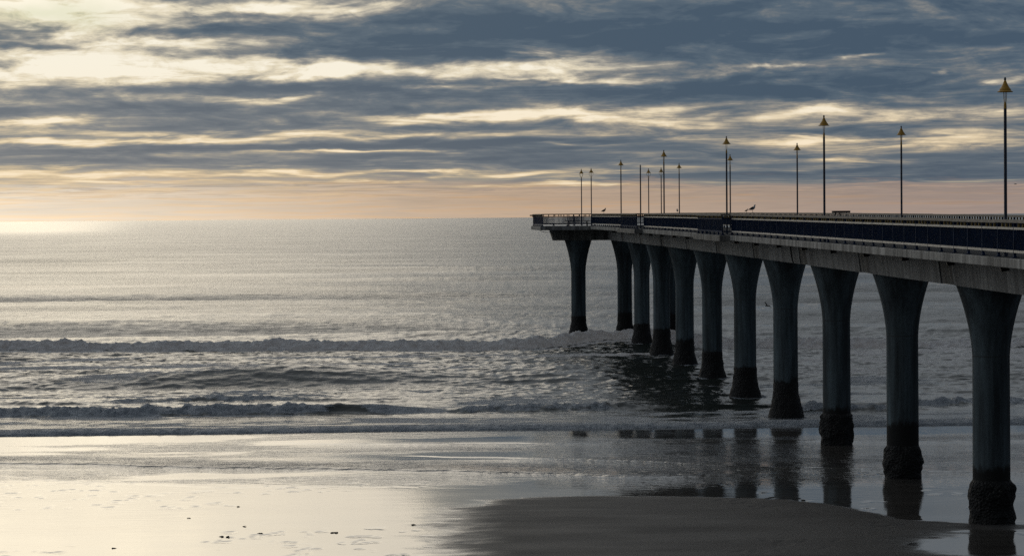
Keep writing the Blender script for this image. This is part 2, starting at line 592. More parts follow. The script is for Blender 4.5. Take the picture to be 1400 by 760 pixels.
# ------------------------------------------------------------------ beach
rows = np.concatenate([np.linspace(-120, 60, 30), np.linspace(60, 82, 30)[1:], np.arange(82.2, 142, .11), np.linspace(142, 175, 12)[1:]])
X, Y = fan(rows, 560)
Z = .0007 * np.clip(134 - Y, -1, 60) + .012 * np.clip(75 - Y, 0, 300) - .03 * np.clip(Y - 133.5, 0, 80)
Z += (fbm(X / 14, Y / 7, 201, 3) - .5) * .018 * (1 - sst(128, 134, Y))
# last wave's runs: low lips of water lying across the sand
YL = []
for k, (pa, pb, hh, sd) in enumerate((((0, 636), (700, 645), .055, 1), ((420, 606), (1400, 601), .022, 2), ((0, 655), (420, 664), .008, 3), ((620, 628), (1400, 645), .030, 4))):
    xa, ya = ground(*pa); xb, yb = ground(*pb)
    yl = ya + (X - xa) * (yb - ya) / (xb - xa) + (fbm(X / 9, X * 0, 210 + sd, 4) - .5) * 4.5
    lo, hi = min(xa, xb), max(xa, xb)
    msk = sst(lo - 4, lo + 2, X) * (1 - sst(hi + 1, hi + 8, X)) if k else 1.0 - .7 * sst(hi + 2, hi + 14, X)
    Z += hh * msk * sst(0, .26, Y - yl) * (1 - sst(2, 9, Y - yl))
    YL.append((yl, msk))
# the damp bank in front: outline read off the photograph on the ground
pts = [(612, 800), (604, 745), (604, 712), (622, 694), (660, 684), (720, 680), (800, 678), (900, 678.5), (1000, 680), (1080, 683), (1140, 690),
       (1185, 699), (1230, 709), (1290, 714), (1340, 717), (1420, 719), (1500, 722), (1500, 728), (1392, 727), (1330, 727), (1290, 733), (1262, 742), (1262, 752), (1300, 758), (1500, 762), (1500, 900), (560, 900)]
P = np.array([ground(*q) for q in pts])


def poly_sd(X, Y, P):
    d = np.full(X.shape, 1e9); ins = np.zeros(X.shape, bool)
    n = len(P)
    for i in range(n):
        ax, ay = P[i]; bx, by = P[(i + 1) % n]
        ex, ey = bx - ax, by - ay
        t_ = np.clip(((X - ax) * ex + (Y - ay) * ey) / (ex * ex + ey * ey), 0, 1)
        d = np.minimum(d, np.hypot(X - ax - t_ * ex, Y - ay - t_ * ey))
        c1 = (ay > Y) != (by > Y)
        with np.errstate(divide='ignore', invalid='ignore'):
            ins ^= c1 & (X < ex * (Y - ay) / (ey if ey else 1e-9) + ax)
    return np.where(ins, d, -d)


sd = poly_sd(X, Y, P)
rag = (fbm(X / 1.6, Y / .9, 221, 4, .6) - .5)
leftness = 1 - sst(0, 8, X)
leftness = np.maximum(leftness, sst(14, 18, X) * (1 - sst(87, 91.5, Y)))
sdn = sd + rag * (.5 + 2.6 * leftness)
dry = sst(-.05, .35, sdn) * (1 - leftness) + sst(-1.0, 2.4, sdn) * leftness
dry *= .90 + .2 * (fbm(X / 5, Y / 2, 222, 3) - .5)
Z += .055 * sst(-.1, 1.6, sdn)
# rippled film
rip = .03 + (.45 + .4 * sst(-4, 6, X)) * sst(.47, .66, fbm(X / 11, Y / 4.0, 231, 4, .55)) * sst(104, 113, Y)
rip += .60 * sst(5, 12, X) * sst(95, 102, Y) * (1 - sst(133, 135, Y)) * (.4 + fbm(X / 6, Y / 3, 232, 3))
for yl, msk in YL[:1]:
    rip += .8 * msk * np.exp(-((Y - yl - 1.6) / 1.6) ** 2) * (.3 + 1.0 * fbm(X / 4, Y / 1.5, 233, 3))
mirror = np.maximum(sst(107, 102.5, Y) if False else 1 - sst(102.5, 107 + 3 * fbm(X / 9, X * 0, 236, 2), Y), sst(126.5, 129.5, Y + 2 * fbm(X / 7, X * 0, 237, 2) - 1))
rip *= 1 - dry
rip *= 1 - mirror * (.4 + .53 * sst(-9, 12, X))
rip = np.clip(rip, 0, 1.3)
# scuffs and prints
scuff = sst(.62, .74, fbm(X / .55, Y / .8, 241, 3, .6)) * sst(.5, .62, fbm(X / 4, Y / 6, 242, 2)) * (1 - sst(108, 112, Y))
Z -= scuff * .018
beach = sheet('beach', X, Y, Z, M['sand'], {'dry': np.clip(dry, 0, 1), 'ripple': rip})

# ------------------------------------------------------------------ pier
YS, YE = nc2y(2.2), nc2y(15.46)
YPF = nc2y(14.52)                                    # landward edge of the end platform
pier = thing('pier', 'long grey concrete pier on flared pillars reaching out over the surf', 'pier', (20.6, YPF, 0))
ys = np.arange(YS, YPF, 2.0).tolist() + [YPF]
XN, XF = 17.25, 24.0
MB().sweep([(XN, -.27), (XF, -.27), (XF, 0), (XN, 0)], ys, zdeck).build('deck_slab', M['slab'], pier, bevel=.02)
MB().sweep([(XN + .10, .004), (XF - .10, .004), (XF - .10, .012), (XN + .10, .012)], ys, zdeck).build('deck_surface', M['asphalt'], pier)
# end platform
def prism(poly, z0, z1):
    b_ = MB()
    b_.rings([[(x, y, z0) for x, y in poly], [(x, y, z1) for x, y in poly]])
    return b_
zp = zdeck(YPF)
XL, XR = 12.95, 28.25
plat = [(XL, YPF), (XR, YPF), (XR, YE), (XL, YE)]
prism(plat, zp - .34, zp + .004).build('platform_slab', M['slab'], pier, bevel=.03)
# beams between crossheads
XB0, XB1 = 18.92, 22.15
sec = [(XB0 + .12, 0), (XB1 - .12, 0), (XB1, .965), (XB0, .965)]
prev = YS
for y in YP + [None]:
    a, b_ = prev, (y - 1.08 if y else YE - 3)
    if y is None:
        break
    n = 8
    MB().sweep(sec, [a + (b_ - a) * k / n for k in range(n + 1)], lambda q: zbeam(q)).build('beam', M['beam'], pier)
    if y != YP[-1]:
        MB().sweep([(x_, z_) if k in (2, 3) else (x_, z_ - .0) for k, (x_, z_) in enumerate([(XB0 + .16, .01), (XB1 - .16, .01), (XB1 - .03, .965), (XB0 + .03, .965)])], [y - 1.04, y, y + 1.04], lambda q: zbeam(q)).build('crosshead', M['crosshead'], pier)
    prev = y + 1.08
zc0, zc1 = 8.52, zp - .34
yc = YEND + .1
cb = MB()
cb.rings([[(14.30, yc - 1.0, zc0), (26.9, yc - 1.0, zc0), (26.9, yc + 1.2, zc0), (14.30, yc + 1.2, zc0)],
          [(14.02, yc - 1.0, zc1), (27.2, yc - 1.0, zc1), (27.2, yc + 1.2, zc1), (14.02, yc + 1.2, zc1)]])
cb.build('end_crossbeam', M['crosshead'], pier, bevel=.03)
MB().sweep([(18.0, -1.24), (23.2, -1.24), (23.2, -.34), (18.0, -.34)], [YEND - 1.0 + 2.3, YE - 1.5], lambda q: zp).build('end_beam', M['beam'], pier)

# drains under the slab edge, a cable loop
for k in range(26):
    y = nc2y(4.3 + k * .5 - .13, 19)
    if y > YPF - 3: break
    MB().tube([(XB0 + .05, y, zdeck(y) - .46), (XB0 - .22, y, zdeck(y) - .50)], .075, 10).build('drain_spout', M['cable'], pier)
y = nc2y(7.93, 18.9)
MB().tube([(XB0 - .03, y + .9, zdeck(y) - .29), (XB0 - .06, y + .5, zdeck(y) - .36), (XB0 - .06, y + .15, zdeck(y) - .6), (XB0 - .05, y, zdeck(y) - .9), (XB0 + .02, y - .06, zdeck(y) - 1.23)], .035, 8).build('service_cable', M['cable'], pier, True)
pth = [(12.9 + k * .18, YPF - .02, zp - .36 - .16 * math.sin(math.pi * k / 7)) for k in range(8)]
MB().tube(pth, .022, 6).build('service_cable', M['cable'], pier, True)


def pillar(px, py, ztop, k):
    prof = [(.645, -1.6), (.64, 2.0), (.635, 5.6)]
    for i in range(1, 17):
        t_ = i / 16
        prof.append((.635 + .56 * t_ ** 1.75, 5.6 + (ztop - 5.6) * t_))
    o = MB().lathe(prof, 44, (px, py)).build('pillar', M['pillar'], pier, True)
    # mussels at the foot
    nz, ns = 26, 52
    neary = py < 138
    ztopc = (1.45 if neary else 1.95) + random.uniform(-.12, .15)
    rr = []
    for i in range(nz + 1):
        t_ = i / nz
        z = -1.0 + (ztopc + 1.0) * t_
        zz = max(z, 0) / ztopc
        if neary:
            base = .775 + .022 * math.sin(zz * 9 + k) - .14 * max(0, (zz - .9) / .1)
            if zz < .25: base -= .02 * (1 - zz / .25)
        else:
            base = 1.0 - .34 * min(1, zz / .68) ** .8 - .0 * zz
            base = max(base, .665 - .03 * max(0, (zz - .85) / .15))
        ring = []
        for j in range(ns):
            a = 2 * math.pi * j / ns
            q = float(fbm(np.array([a * 2.2 + 50 * k]), np.array([z * 3.2]), 301, 4, .7)[0]) if j < ns - 3 else None
            if q is None:  # close the seam
                w = (j - (ns - 4)) / 4
                q0 = float(fbm(np.array([2 * math.pi * (ns - 4) / ns * 2.2 + 50 * k]), np.array([z * 3.2]), 301, 3, .6)[0])
                q1 = float(fbm(np.array([0.0 + 50 * k]), np.array([z * 3.2]), 301, 3, .6)[0])
                q = q0 * (1 - w) + q1 * w
            lump_ = (q - .5) * (.26 if neary else .15)
            r = max(base + lump_, .655)
            if i == nz: r = .63
            ring.append((px + r * math.cos(a), py + r * math.sin(a), z))
        rr.append(ring)
    MB().rings(rr).build('mussel_crust', M['crust'], o, True)


for k, (px, py) in enumerate(PIL):
    pillar(px, py, (zbeam(py) + .006) if px == 20.53 and py < YEND - 1 else zc0 + .006, k)


# ------------------------------------------------------------------ railings
def railing(label, path, group='pier railings', spacing=2.0, z=None, name='railing', strip='galv', bw=.010):
    zf = z or zdeck
    p0 = path[0]
    r_ = thing(name, label, 'railing', (p0[0], p0[1], zf(p0[1])), group)
    top, mid, bot, bal, spc = MB(), MB(), MB(), MB(), MB()
    posts = []
    for (x0, y0_), (x1, y1) in zip(path[:-1], path[1:]):
        L = math.hypot(x1 - x0, y1 - y0_)
        nb = max(1, round(L / spacing))
        ux, uy = (x1 - x0) / L, (y1 - y0_) / L
        rz = math.atan2(uy, ux)
        P_ = lambda s_, dz: (x0 + ux * s_, y0_ + uy * s_, zf(y0_ + uy * s_) + dz)

        def bar(b2, sa, sb, dz0, dz1, w, off=0.0):
            nx, ny = -uy, ux
            rs = []
            for s_ in (sa, sb):
                x, y, zz = P_(s_, 0)
                rs.append([(x + nx * (off - w / 2), y + ny * (off - w / 2), zz + dz0), (x + nx * (off + w / 2), y + ny * (off + w / 2), zz + dz0),
                           (x + nx * (off + w / 2), y + ny * (off + w / 2), zz + dz1), (x + nx * (off - w / 2), y + ny * (off - w / 2), zz + dz1)])
            b2.rings(rs)
        bl = L / nb
        for k in range(nb):
            a, b_ = k * bl, (k + 1) * bl
            if k % 3 == 0:
                e = min(nb, k + 3) * bl
                jit = random.uniform(-.006, .006)
                bar(top, a + .006, e - .006, .985 + jit, 1.07 + jit, .19)
            bar(mid, a + .035, b_ - .035, .80, .865, .075)
            bar(bot, a + .035, b_ - .035, .155, .225, .075)
            for q in range(1, 4):
                c_ = P_(a + bl * q / 4, .925)
                spc.box(c_, (.07, .05, .119), rz)
            nbal = int(bl / .105)
            for q in range(1, nbal):
                c_ = P_(a + bl * q / nbal, .5125)
                bal.box(c_, (bw, .04, .575), rz)
            posts.append((P_(a, 0), rz))
        posts.append((P_(L, 0), rz))
    top.build('top_rail', M['wood'], r_)
    mid.build('panel_rail', M[strip], r_)
    bot.build('bottom_rail', M[strip], r_)
    
    tag(bal.build('baluster', M['navy'], r_), None, None, None, 'stuff')
    tag(spc.build('spacer_block', M['ochre'], r_), None, None, None, 'stuff')
    seen = []
    for (x, y, zz), rz in posts:
        if any(abs(x - a) + abs(y - b_) < .05 for a, b_ in seen):
            continue
        seen.append((x, y))
        q = MB()
        q.box((x, y, zz + .494), (.055, .07, .984), rz)
        q.box((x, y, zz + .014), (.26, .20, .026), rz)
        q.box((x, y, zz + .075), (.16, .10, .10), rz, .5)
        q.build('post', M['navy'], r_)
    return r_


XRN, XRF = 17.42, 23.85
Y_ = lambda n, X=17.42: nc2y(n, X)
a1n, a1f, a2n, a2f = Y_(8.587), Y_(9.26), Y_(11.55), Y_(12.35)
XO = 16.93
railing('near pier railing from the beach to the first balcony, pale strips over navy bars', [(XRN, YS + .2), (XRN, a1n)])
railing('near pier railing between the two balconies', [(XRN, a1f), (XRN, a2n)])
railing('short near pier railing between the outer balcony and the end platform', [(XRN, a2f), (XRN, YPF - .1)])
railing('far pier railing seen across the deck behind the near one', [(XRF, YS + .2), (XRF, YPF - .1)])
railing('railing round the balcony nearer the beach, jutting out of the near side', [(XRN, a1n), (XO, a1n), (XO, a1f), (XRN, a1f)], spacing=1.75, strip='navy', bw=.016)  # panel and bottom rails in navy: shade on their faces put into the colour
railing('railing round the outer balcony, the one next to the end platform', [(XRN, a2n), (XO, a2n), (XO, a2f), (XRN, a2f)], spacing=1.75, strip='navy', bw=.016)  # pale rails coloured navy here too, standing in for shade
zpf = lambda y: zp + .004
railing('railing round the wide platform at the seaward end of the pier', [(XRN, YPF + .2), (13.15, YPF + .2), (13.15, YE - .2), (28.05, YE - .2), (28.05, YPF + .2), (XRF, YPF + .2)], z=zpf, spacing=1.9, strip='navy', bw=.045)  # navy on the rails imitates the shade on their landward faces
for a, b_ in ((a1n, a1f), (a2n, a2f)):
    MB().sweep([(16.70, -.31), (XN - .004, -.31), (XN - .004, -.006), (16.70, -.006)], [a - .5, (a + b_) / 2, b_ + .5], zdeck).build('balcony_slab', M['crosshead'], pier, bevel=.02)

# ------------------------------------------------------------------ lamp posts
def lamp(yoke, head=True):
    r_ = thing('lamp_post', 'x', 'lamp post', (0, 0, 0), 'lamp posts along the pier', local=True)
    MB().lathe([(.13, 0), (.13, .025), (.07, .03), (.065, .16), (.05, .18)], 20).build('base_plate', M['navy_pole'], r_, True)
    HP = 4.23
    MB().lathe([(.047, .18), (.043, HP - .1), (.043, HP)], 18).build('pole', M['navy_pole'], r_, True)
    if not head:
        MB().lathe([(.038, HP), (.038, HP + .10), (.05, HP + .105), (.05, HP + .16), (.036, HP + .17), (.03, HP + .24)], 16).build('bare_socket', M['finial'], r_, True)
        return r_
    MB().lathe([(.043, HP), (.041, HP + .10), (.034, HP + .165), (.034, HP + .18)], 18).build('collar', M['yellow'], r_, True)
    z0, z1 = HP + .16, HP + .49
    for k in range(4):
        a = math.pi / 4 + k * math.pi / 2
        ca, sa = math.cos(a), math.sin(a)
        if yoke:
            pth = [(.03, z0), (.12, z0 + .05), (.175, z0 + .14), (.18, z0 + .23), (.165, z1)]
            rad_ = .013
        else:
            pth = [(.022, z0), (.036, z0 + .12), (.045, z1)]
            rad_ = .0095
        MB().tube([(q * ca, q * sa, z) for q, z in pth], rad_, 6).build('rod', M['galv'] if yoke else M['yellow'], r_, True)
    zr = HP + .475
    sh = MB().lathe([(.0, zr + .02), (.19, zr + .008), (.222, zr - .004), (.225, zr + .008), (.168, zr + .045), (.166, zr + .075), (.135, zr + .11), (.10, zr + .165), (.07, zr + .225), (.045, zr + .285), (.028, zr + .33), (.0, zr + .332)], 28).build('lamp_shade', M['yellow'], r_, True)
    MB().lathe([(.026, zr + .33), (.036, zr + .35), (.034, zr + .39), (.02, zr + .42), (.006, zr + .425)], 14).build('finial', M['finial'], sh, True)
    return r_


L_near, L_yoke = lamp(False), lamp(True)
L_bare = lamp(False, False)
index_kids()
lamps = [
    (L_near, 1374.5, 4.825, 'lamp post with yellow cone shade on the near side, standing tallest in view'),
    (L_near, 1127.1, 6.834, 'second lamp post from the beach on the near side, its shade level with dark cloud'),
    (L_near, 993.9, 8.81, 'lamp post with yellow shade standing in the balcony nearer the beach'),
    (L_near, 908.3, 10.82, 'fourth lamp post from the beach on the near side, between the two balconies'),
    (L_near, 849.6, 12.82, 'near-side lamp post just past the outer balcony, before the end platform'),
    (L_near, 1232.5, 7.83, 'far-side lamp post closest to the beach, alone between the two tall near ones'),
    (L_near, 1090.3, 9.83, 'second far-side lamp post from the beach, seen just seaward of a tall near one'),
    (L_near, 998.7, 11.77, 'far-side lamp post almost hidden behind the one in the nearer balcony'),
    (L_near, 929.1, 13.75, 'far-side lamp post with a gull perched at its foot on the rail'),
    (L_bare, 876.2, 11.83, 'headless navy lamp post with a bare socket, standing in the outer balcony'),
    (L_yoke, 795.6, 15.3, 'lamp post with bowed arms on the platform, nearest to the open sea corner'),
    (L_yoke, 809.0, 15.02, 'lamp post with bowed arms beside the bench on the end platform'),
    (L_yoke, 887.3, 15.3, 'lamp post with bowed arms on the platform, next along from the headless post'),
    (L_yoke, 904.5, 15.02, 'lamp post with bowed arms just behind the fourth near-side lamp post'),
]
used = set()
for src, xh, nc, lab in lamps:
    Xw = (xh - 533) * nc * 16 / F
    Yw = nc2y(nc, Xw)
    zz = zdeck(Yw) if nc < 14.5 else zp + .004
    rz = random.uniform(0, 1.5)
    if src.name in used:
        dup(src, (Xw, Yw, zz), rz, lab)
    else:
        used.add(src.name)
        src.location = (Xw, Yw, zz); src.rotation_euler = (0, 0, rz); src['label'] = lab


# ------------------------------------------------------------------ bench, bait boards
def at_nc(xh, nc):
    Xw = (xh - 533) * nc * 16 / F
    return Xw, nc2y(nc, Xw)


bx, by = at_nc(790.5, 14.75)
bn_ = thing('bench', 'long low dark timber bench behind the platform railing', 'bench', (bx, by, zp + .004))
for k in range(4):
    MB().box((bx, by - .18 + k * .12, zp + .455), (2.3, .10, .05)).build('seat_slat', M['darkwood'], bn_, bevel=.006)
for dx in (-.8, .8):
    q = MB(); q.box((bx + dx, by, zp + .214), (.10, .36, .42)); q.box((bx + dx, by, zp + .04), (.14, .5, .06))
    q.build('leg', M['darkwood'], bn_)


def bait_board(label, x, y, z, lx, ly, tilt=0.0):
    t_ = thing('bait_board', label, 'bait board', (x, y, z), 'bait cutting boards')
    MB().box((x, y, z + .155), (lx, ly, .11)).build('board', M['darkwood'], t_, bevel=.008)
    for s_ in (-1, 1):
        if ly > lx:
            MB().box((x, y + s_ * ly * .32, z + .05), (.06, .06, .098)).build('leg', M['navy'], t_)
        else:
            MB().box((x + s_ * lx * .32, y, z + .05), (.06, .06, .098)).build('leg', M['navy'], t_)
    return t_


yb = nc2y(8.92, XRF)
bait_board('dark plank raised on the far railing between two lamp posts', XRF, yb, zdeck(yb) + .978, .9, .55)
bait_board('dark plank sticking out over the sea corner of the platform railing', 12.95, YE - 3.2, zp + .80, .5, 1.3)


# ------------------------------------------------------------------ gulls
def gull(label, loc, heading, size=.42, body='gull_white', wing='gull_dark', up=.35, name='gull'):
    """standing gull about size metres tall, facing heading (radians from +X)"""
    r_ = thing(name, label, 'gull', loc, 'gulls on the pier', local=True)
    k = size / .42
    T = lambda x, z: (x * .8, z + .14 * x)
    # spine: tail -> rump -> breast -> neck -> crown, one body
    sp = [(-.27, .185, .012, .006), (-.22, .195, .032, .018), (-.13, .205, .062, .052), (-.03, .215, .083, .080), (.06, .235, .080, .085), (.12, .275, .060, .066),
          (.145, .325, .042, .046), (.158, .365, .043, .045), (.175, .392, .036, .032), (.195, .398, .014, .014)]
    rs = []
    sp = [(*T(x, z), w, h_) for x, z, w, h_ in sp]
    for i, (x, z, w, h_) in enumerate(sp):
        x0, z0 = sp[max(i - 1, 0)][:2]; x1, z1 = sp[min(i + 1, len(sp) - 1)][:2]
        d = Vector((x1 - x0, 0, z1 - z0)).normalized(); n = Vector((-d.z, 0, d.x))
        rs.append([tuple((Vector((x, 0, z)) + Vector((0, 1, 0)) * w * math.cos(a) + n * h_ * math.sin(a)) * k) for a in [2 * math.pi * j / 14 for j in range(14)]])
    MB().rings(rs).build('body', M[body], r_, True)
    for s_ in (-1, 1):
        ws = [(.09, .255, .03), (.02, .262, .062), (-.08, .24, .058), (-.18, .215, .035), (-.27, .20, .012), (-.31, .197, .004)]
        rr = []
        for x, z, h_ in ws:
            x, z = T(x, z)
            yy = s_ * (.077 if x > -.1 else .06 - .12 * (-.1 - x) * 1.2)
            rr.append([((x) * k, (yy + s_ * .014 * math.cos(a)) * k, (z + h_ * math.sin(a)) * k) for a in [2 * math.pi * j / 8 for j in range(8)]])
        MB().rings(rr).build('wing', M[wing], r_, True)
        MB().tube([(.0, s_ * .03 * k, .14 * k), (.005, s_ * .03 * k, .07 * k), (.0, s_ * .03 * k, .006)], .008 * k, 6).tube([(-.01 * k, s_ * .03 * k, .006), (.055 * k, s_ * .035 * k, .006)], [.008 * k, .014 * k], 6).build('leg', M['gull_leg'], r_)
    MB().tube([(.15 * k, 0, .416 * k), (.18 * k, 0, .414 * k), (.205 * k, 0, .403 * k)], [.014 * k, .011 * k, .004 * k], 8).build('beak', M['gull_leg'], r_, True)
    r_.rotation_euler = (0, 0, heading)
    return r_


def rail_at(x, Xr):
    d = lambda nc: 533 + Xr * F / (nc * 16)
    nc = Xr * F / ((x + .3 - 533) * 16)
    y = nc2y(nc, Xr)
    return (Xr, y, zdeck(y) + 1.075)


gull('brown gull standing on the near railing close to the end platform', rail_at(825.5, XRN), math.radians(-8), .42, 'gull_brown', 'gull_dark')
gull('small pale gull at the foot of a far-side lamp post, seen end-on', rail_at(926, XRF), math.radians(255), .34, 'gull_white', 'gull_dark')
gull('black-backed gull with white head, larger of the two on the far railing', rail_at(1028.5, XRF), math.radians(-5), .50, 'gull_white', 'gull_dark')
gull('small crouched gull beside the larger black-backed one', rail_at(1020.3, XRF), math.radians(10), .24, 'gull_brown', 'gull_dark')


def flying(label, px, py, depth, span, heading, bank):
    d = (cf * F + cr * (px - 700) + cu * (380 - py)).normalized() * depth
    loc = Vector((0, 0, H)) + d
    r_ = thing('flying_gull', label, 'gull', loc, 'gulls in flight', local=True)
    k = span
    rs = []
    for x, w in ((-.24, .008), (-.14, .03), (0, .05), (.12, .042), (.17, .03), (.22, .012)):
        rs.append([(x * k, w * k * math.cos(a), w * k * math.sin(a)) for a in [2 * math.pi * j / 10 for j in range(10)]])
    MB().rings(rs).build('body', M['gull_brown'], r_, True)
    for s_ in (-1, 1):
        rr = []
        for y, x, c_, z in ((.02, .06, .09, .01), (.2, .09, .075, .10), (.36, .04, .05, .09), (.5, -.05, .012, .04)):
            rr.append([((x - c_ * q) * k, s_ * y * k, (z + dz) * k) for q, dz in ((-.5, 0), (0, .008), (.7, 0), (0, -.006))])
        MB().rings(rr).build('wing', M['gull_dark'], r_, True)
    r_.rotation_euler = (bank, 0, heading)


flying('dark gull gliding low over the sea between two pillars', 1049.6, 418, 175, .95, 2.4, .5)
flying('tiny distant bird flying beside the tallest lamp post, above the horizon', 1388, 252, 420, 1.0, .3, .15)

# ------------------------------------------------------------------ seaweed scraps on the shining sand
def scrap(px, py, s_, label):
    x, y = ground(px, py, .03)
    r_ = random.Random(int(px * 7 + py))
    t_ = MB()
    for k in range(r_.randint(3, 5)):
        a = r_.uniform(0, 6.28); L = s_ * r_.uniform(.5, 1.1)
        p0 = Vector((x + r_.uniform(-.3, .3) * s_, y + r_.uniform(-.3, .3) * s_, .03))
        pth = [p0 + Vector((math.cos(a + .5 * q) * L * q / 4, math.sin(a + .5 * q) * L * q / 4, .008 * math.sin(q * 1.1) + .004 * k)) for q in range(5)]
        t_.tube([tuple(q) for q in pth], [.03 * s_, .10 * s_, .12 * s_, .08 * s_, .02 * s_], 6)
    o = t_.build('seaweed_scrap', M['weed'], None, True, origin=(x, y, 0))
    o.location = (x, y, 0)
    tag(o, label, 'seaweed', 'seaweed scraps on the wet sand')


SL = 'small dark scrap of seaweed lying on the shining wet sand'
for q in ((325, 692, .20), (308, 733.5, .34), (356, 729.5, .28), (457, 728, .30), (155, 749, .24), (334, 719.5, .18), (566, 717, .3), (258, 708, .16)):
    scrap(q[0], q[1], q[2] * .55, SL)

# ------------------------------------------------------------------ sky
SUN_AZ, SUN_EL = math.radians(-11), math.radians(14)
w = bpy.data.worlds.new('World'); S.world = w; w.use_nodes = True
nt = w.node_tree; t = NT(nt)
bg = nt.nodes['Background']
sky = t.n('ShaderNodeTexSky', sky_type='NISHITA')
sky.sun_disc = False
sky.sun_elevation = SUN_EL; sky.sun_rotation = SUN_AZ
sky.air_density = 1.2; sky.dust_density = 2.0
dirv = t.n('ShaderNodeTexCoord').outputs['Generated']
sp = t.n('ShaderNodeSeparateXYZ'); t.put(sp.inputs[0], dirv)
dx, dy, dz = sp.outputs
yy = t.math('MAXIMUM', dy, .12)
# angles east and up, in 1/64.4 degree near the pier's bearing
u = t.math('ADD', t.math('MULTIPLY', t.math('DIVIDE', dx, yy), F), 533)
v = t.math('MULTIPLY', t.math('DIVIDE', dz, yy), F)
v = t.math('MAXIMUM', v, 0.0)
front = t.maprange(dy, .15, .75, 0, 1, True)
# layered noise: flat streaks, thinner towards the horizon
lv = t.math('MULTIPLY', t.math('LOGARITHM', t.math('ADD', v, 45), math.e), 1.0)
cx = t.n('ShaderNodeCombineXYZ'); t.put(cx.inputs[0], t.math('DIVIDE', u, 170)); t.put(cx.inputs[1], t.math('MULTIPLY', lv, 9)); cx.inputs[2].default_value = 3.7
nA = t.noise(cx.outputs[0], 1.0, 8, .60, .8)
cx2 = t.n('ShaderNodeCombineXYZ'); t.put(cx2.inputs[0], t.math('DIVIDE', u, 95)); t.put(cx2.inputs[1], t.math('MULTIPLY', lv, 25)); cx2.inputs[2].default_value = 8.1
nB = t.noise(cx2.outputs[0], 1.0, 6, .62, 1.2)
cx3 = t.n('ShaderNodeCombineXYZ'); t.put(cx3.inputs[0], t.math('DIVIDE', u, 120)); t.put(cx3.inputs[1], t.math('MULTIPLY', lv, 6)); cx3.inputs[2].default_value = 1.3
nW = t.noise(cx3.outputs[0], 1.0, 4, .55, 0, 'Color')
ws = t.n('ShaderNodeSeparateColor'); t.put(ws.inputs[0], nW)
uw = t.math('ADD', u, t.math('MULTIPLY', t.math('SUBTRACT', ws.outputs[0], .5), 190))
vs = t.maprange(v, 0, 300, 12, 62)
vw = t.math('ADD', v, t.math('MULTIPLY', t.math('SUBTRACT', ws.outputs[1], .5), vs))
uv = t.n('ShaderNodeCombineXYZ'); t.put(uv.inputs[0], uw); t.put(uv.inputs[1], vw)
feats = [
    (1000, 40, 480, 46, -.42), (640, 62, 260, 24, -.34), (420, 76, 150, 9, -.34), (280, 48, 95, 9, -.5), (20, 55, 45, 9, -.5), (30, 73, 55, 5, -.42), (330, 22, 34, 6, -.32),
    (320, 124, 330, 9, -.42), (200, 150, 300, 9, -.42), (330, 172, 170, 9, -.36), (240, 204, 200, 6, -.5), (620, 198, 250, 6, -.40), (560, 130, 90, 6, -.3),
    (900, 124, 200, 15, -.44), (1180, 120, 200, 20, -.3), (1350, 228, 200, 17, -.35), (860, 212, 330, 9, -.34), (1150, 240, 320, 9, -.30), (650, 170, 120, 5, -.3), (760, 190, 160, 5, -.3),
    (1180, 182, 200, 4, -.3), (560, 222, 300, 5, -.28), (150, 218, 220, 5, -.3), (620, 150, 120, 4, -.25),
    (110, 96, 300, 22, .46), (70, 30, 200, 26, .30), (600, 97, 260, 11, .55), (790, 78, 64, 17, .50), (440, 104, 120, 8, .3), (160, 12, 330, 12, .38), (390, 14, 110, 10, .3), (130, 65, 90, 8, .3),
    (95, 169, 80, 5, .45), (75, 193, 60, 4, .42), (250, 194, 150, 4, .45), (380, 135, 60, 4, .4), (640, 123, 100, 4, .34), (610, 160, 90, 6, .38), (800, 156, 150, 8, .46), (900, 163, 240, 7, .34),
    (480, 187, 110, 4, .45), (480, 208, 170, 3, .55), (780, 197, 70, 3, .45), (870, 213, 40, 6, .35), (820, 108, 90, 4, .35), (690, 111, 60, 4, .3),
    (1120, 150, 90, 9, .40), (1290, 150, 150, 9, .26), (1110, 191, 70, 9, .40), (1320, 184, 70, 8, .34), (1150, 215, 75, 14, .22), (1175, 77, 24, 4, .6), (1065, 93, 34, 4, .4), (1290, 95, 9, 5, .35), (1372, 114, 28, 5, .42), (1000, 92, 80, 7, .22), (170, 58, 210, 42, .20), (1190, 198, 190, 36, .12),
    (140, 237, 240, 5, .40), (560, 235, 250, 3, .42), (480, 249, 130, 2.5, .5), (790, 251, 110, 2.5, .5), (730, 238, 40, 3, .4), (180, 248, 150, 2, .3),
]
acc = None
for fx, fy, rx, ry, am in feats:
    fv = 302.5 - .0081 * fx - fy
    d = t.vec('SUBTRACT', uv.outputs[0], (fx, fv, 0))
    d = t.vec('MULTIPLY', d, (1 / rx, 1 / ry, 0))
    q = t.math('MULTIPLY', t.vec('DOT_PRODUCT', d, d), -1.0)
    q = t.math('EXPONENT', q)
    acc = t.math('MULTIPLY_ADD', q, am, acc if acc is not None else 0.0)
inframe = t.maprange(v, 300, 380, 1, 0, True)
acc = t.math('MULTIPLY', acc, t.math('MULTIPLY', t.math('MULTIPLY', inframe, 1.18), front))
leftw = t.maprange(u, 0, 1100, 1, 0, True)
B = t.math('ADD', t.math('MULTIPLY_ADD', leftw, .15, t.maprange(v, 0, 260, .42, .31)), acc)
B = t.math('MULTIPLY_ADD', t.math('SUBTRACT', nA, .5), 1.25, B)
B = t.math('MULTIPLY_ADD', t.math('SUBTRACT', nB, .5), .46, B)
cxr = t.n('ShaderNodeCombineXYZ'); t.put(cxr.inputs[0], t.math('DIVIDE', u, 170)); t.put(cxr.inputs[1], t.math('ADD', t.math('MULTIPLY', lv, 9), .42)); cxr.inputs[2].default_value = 3.7
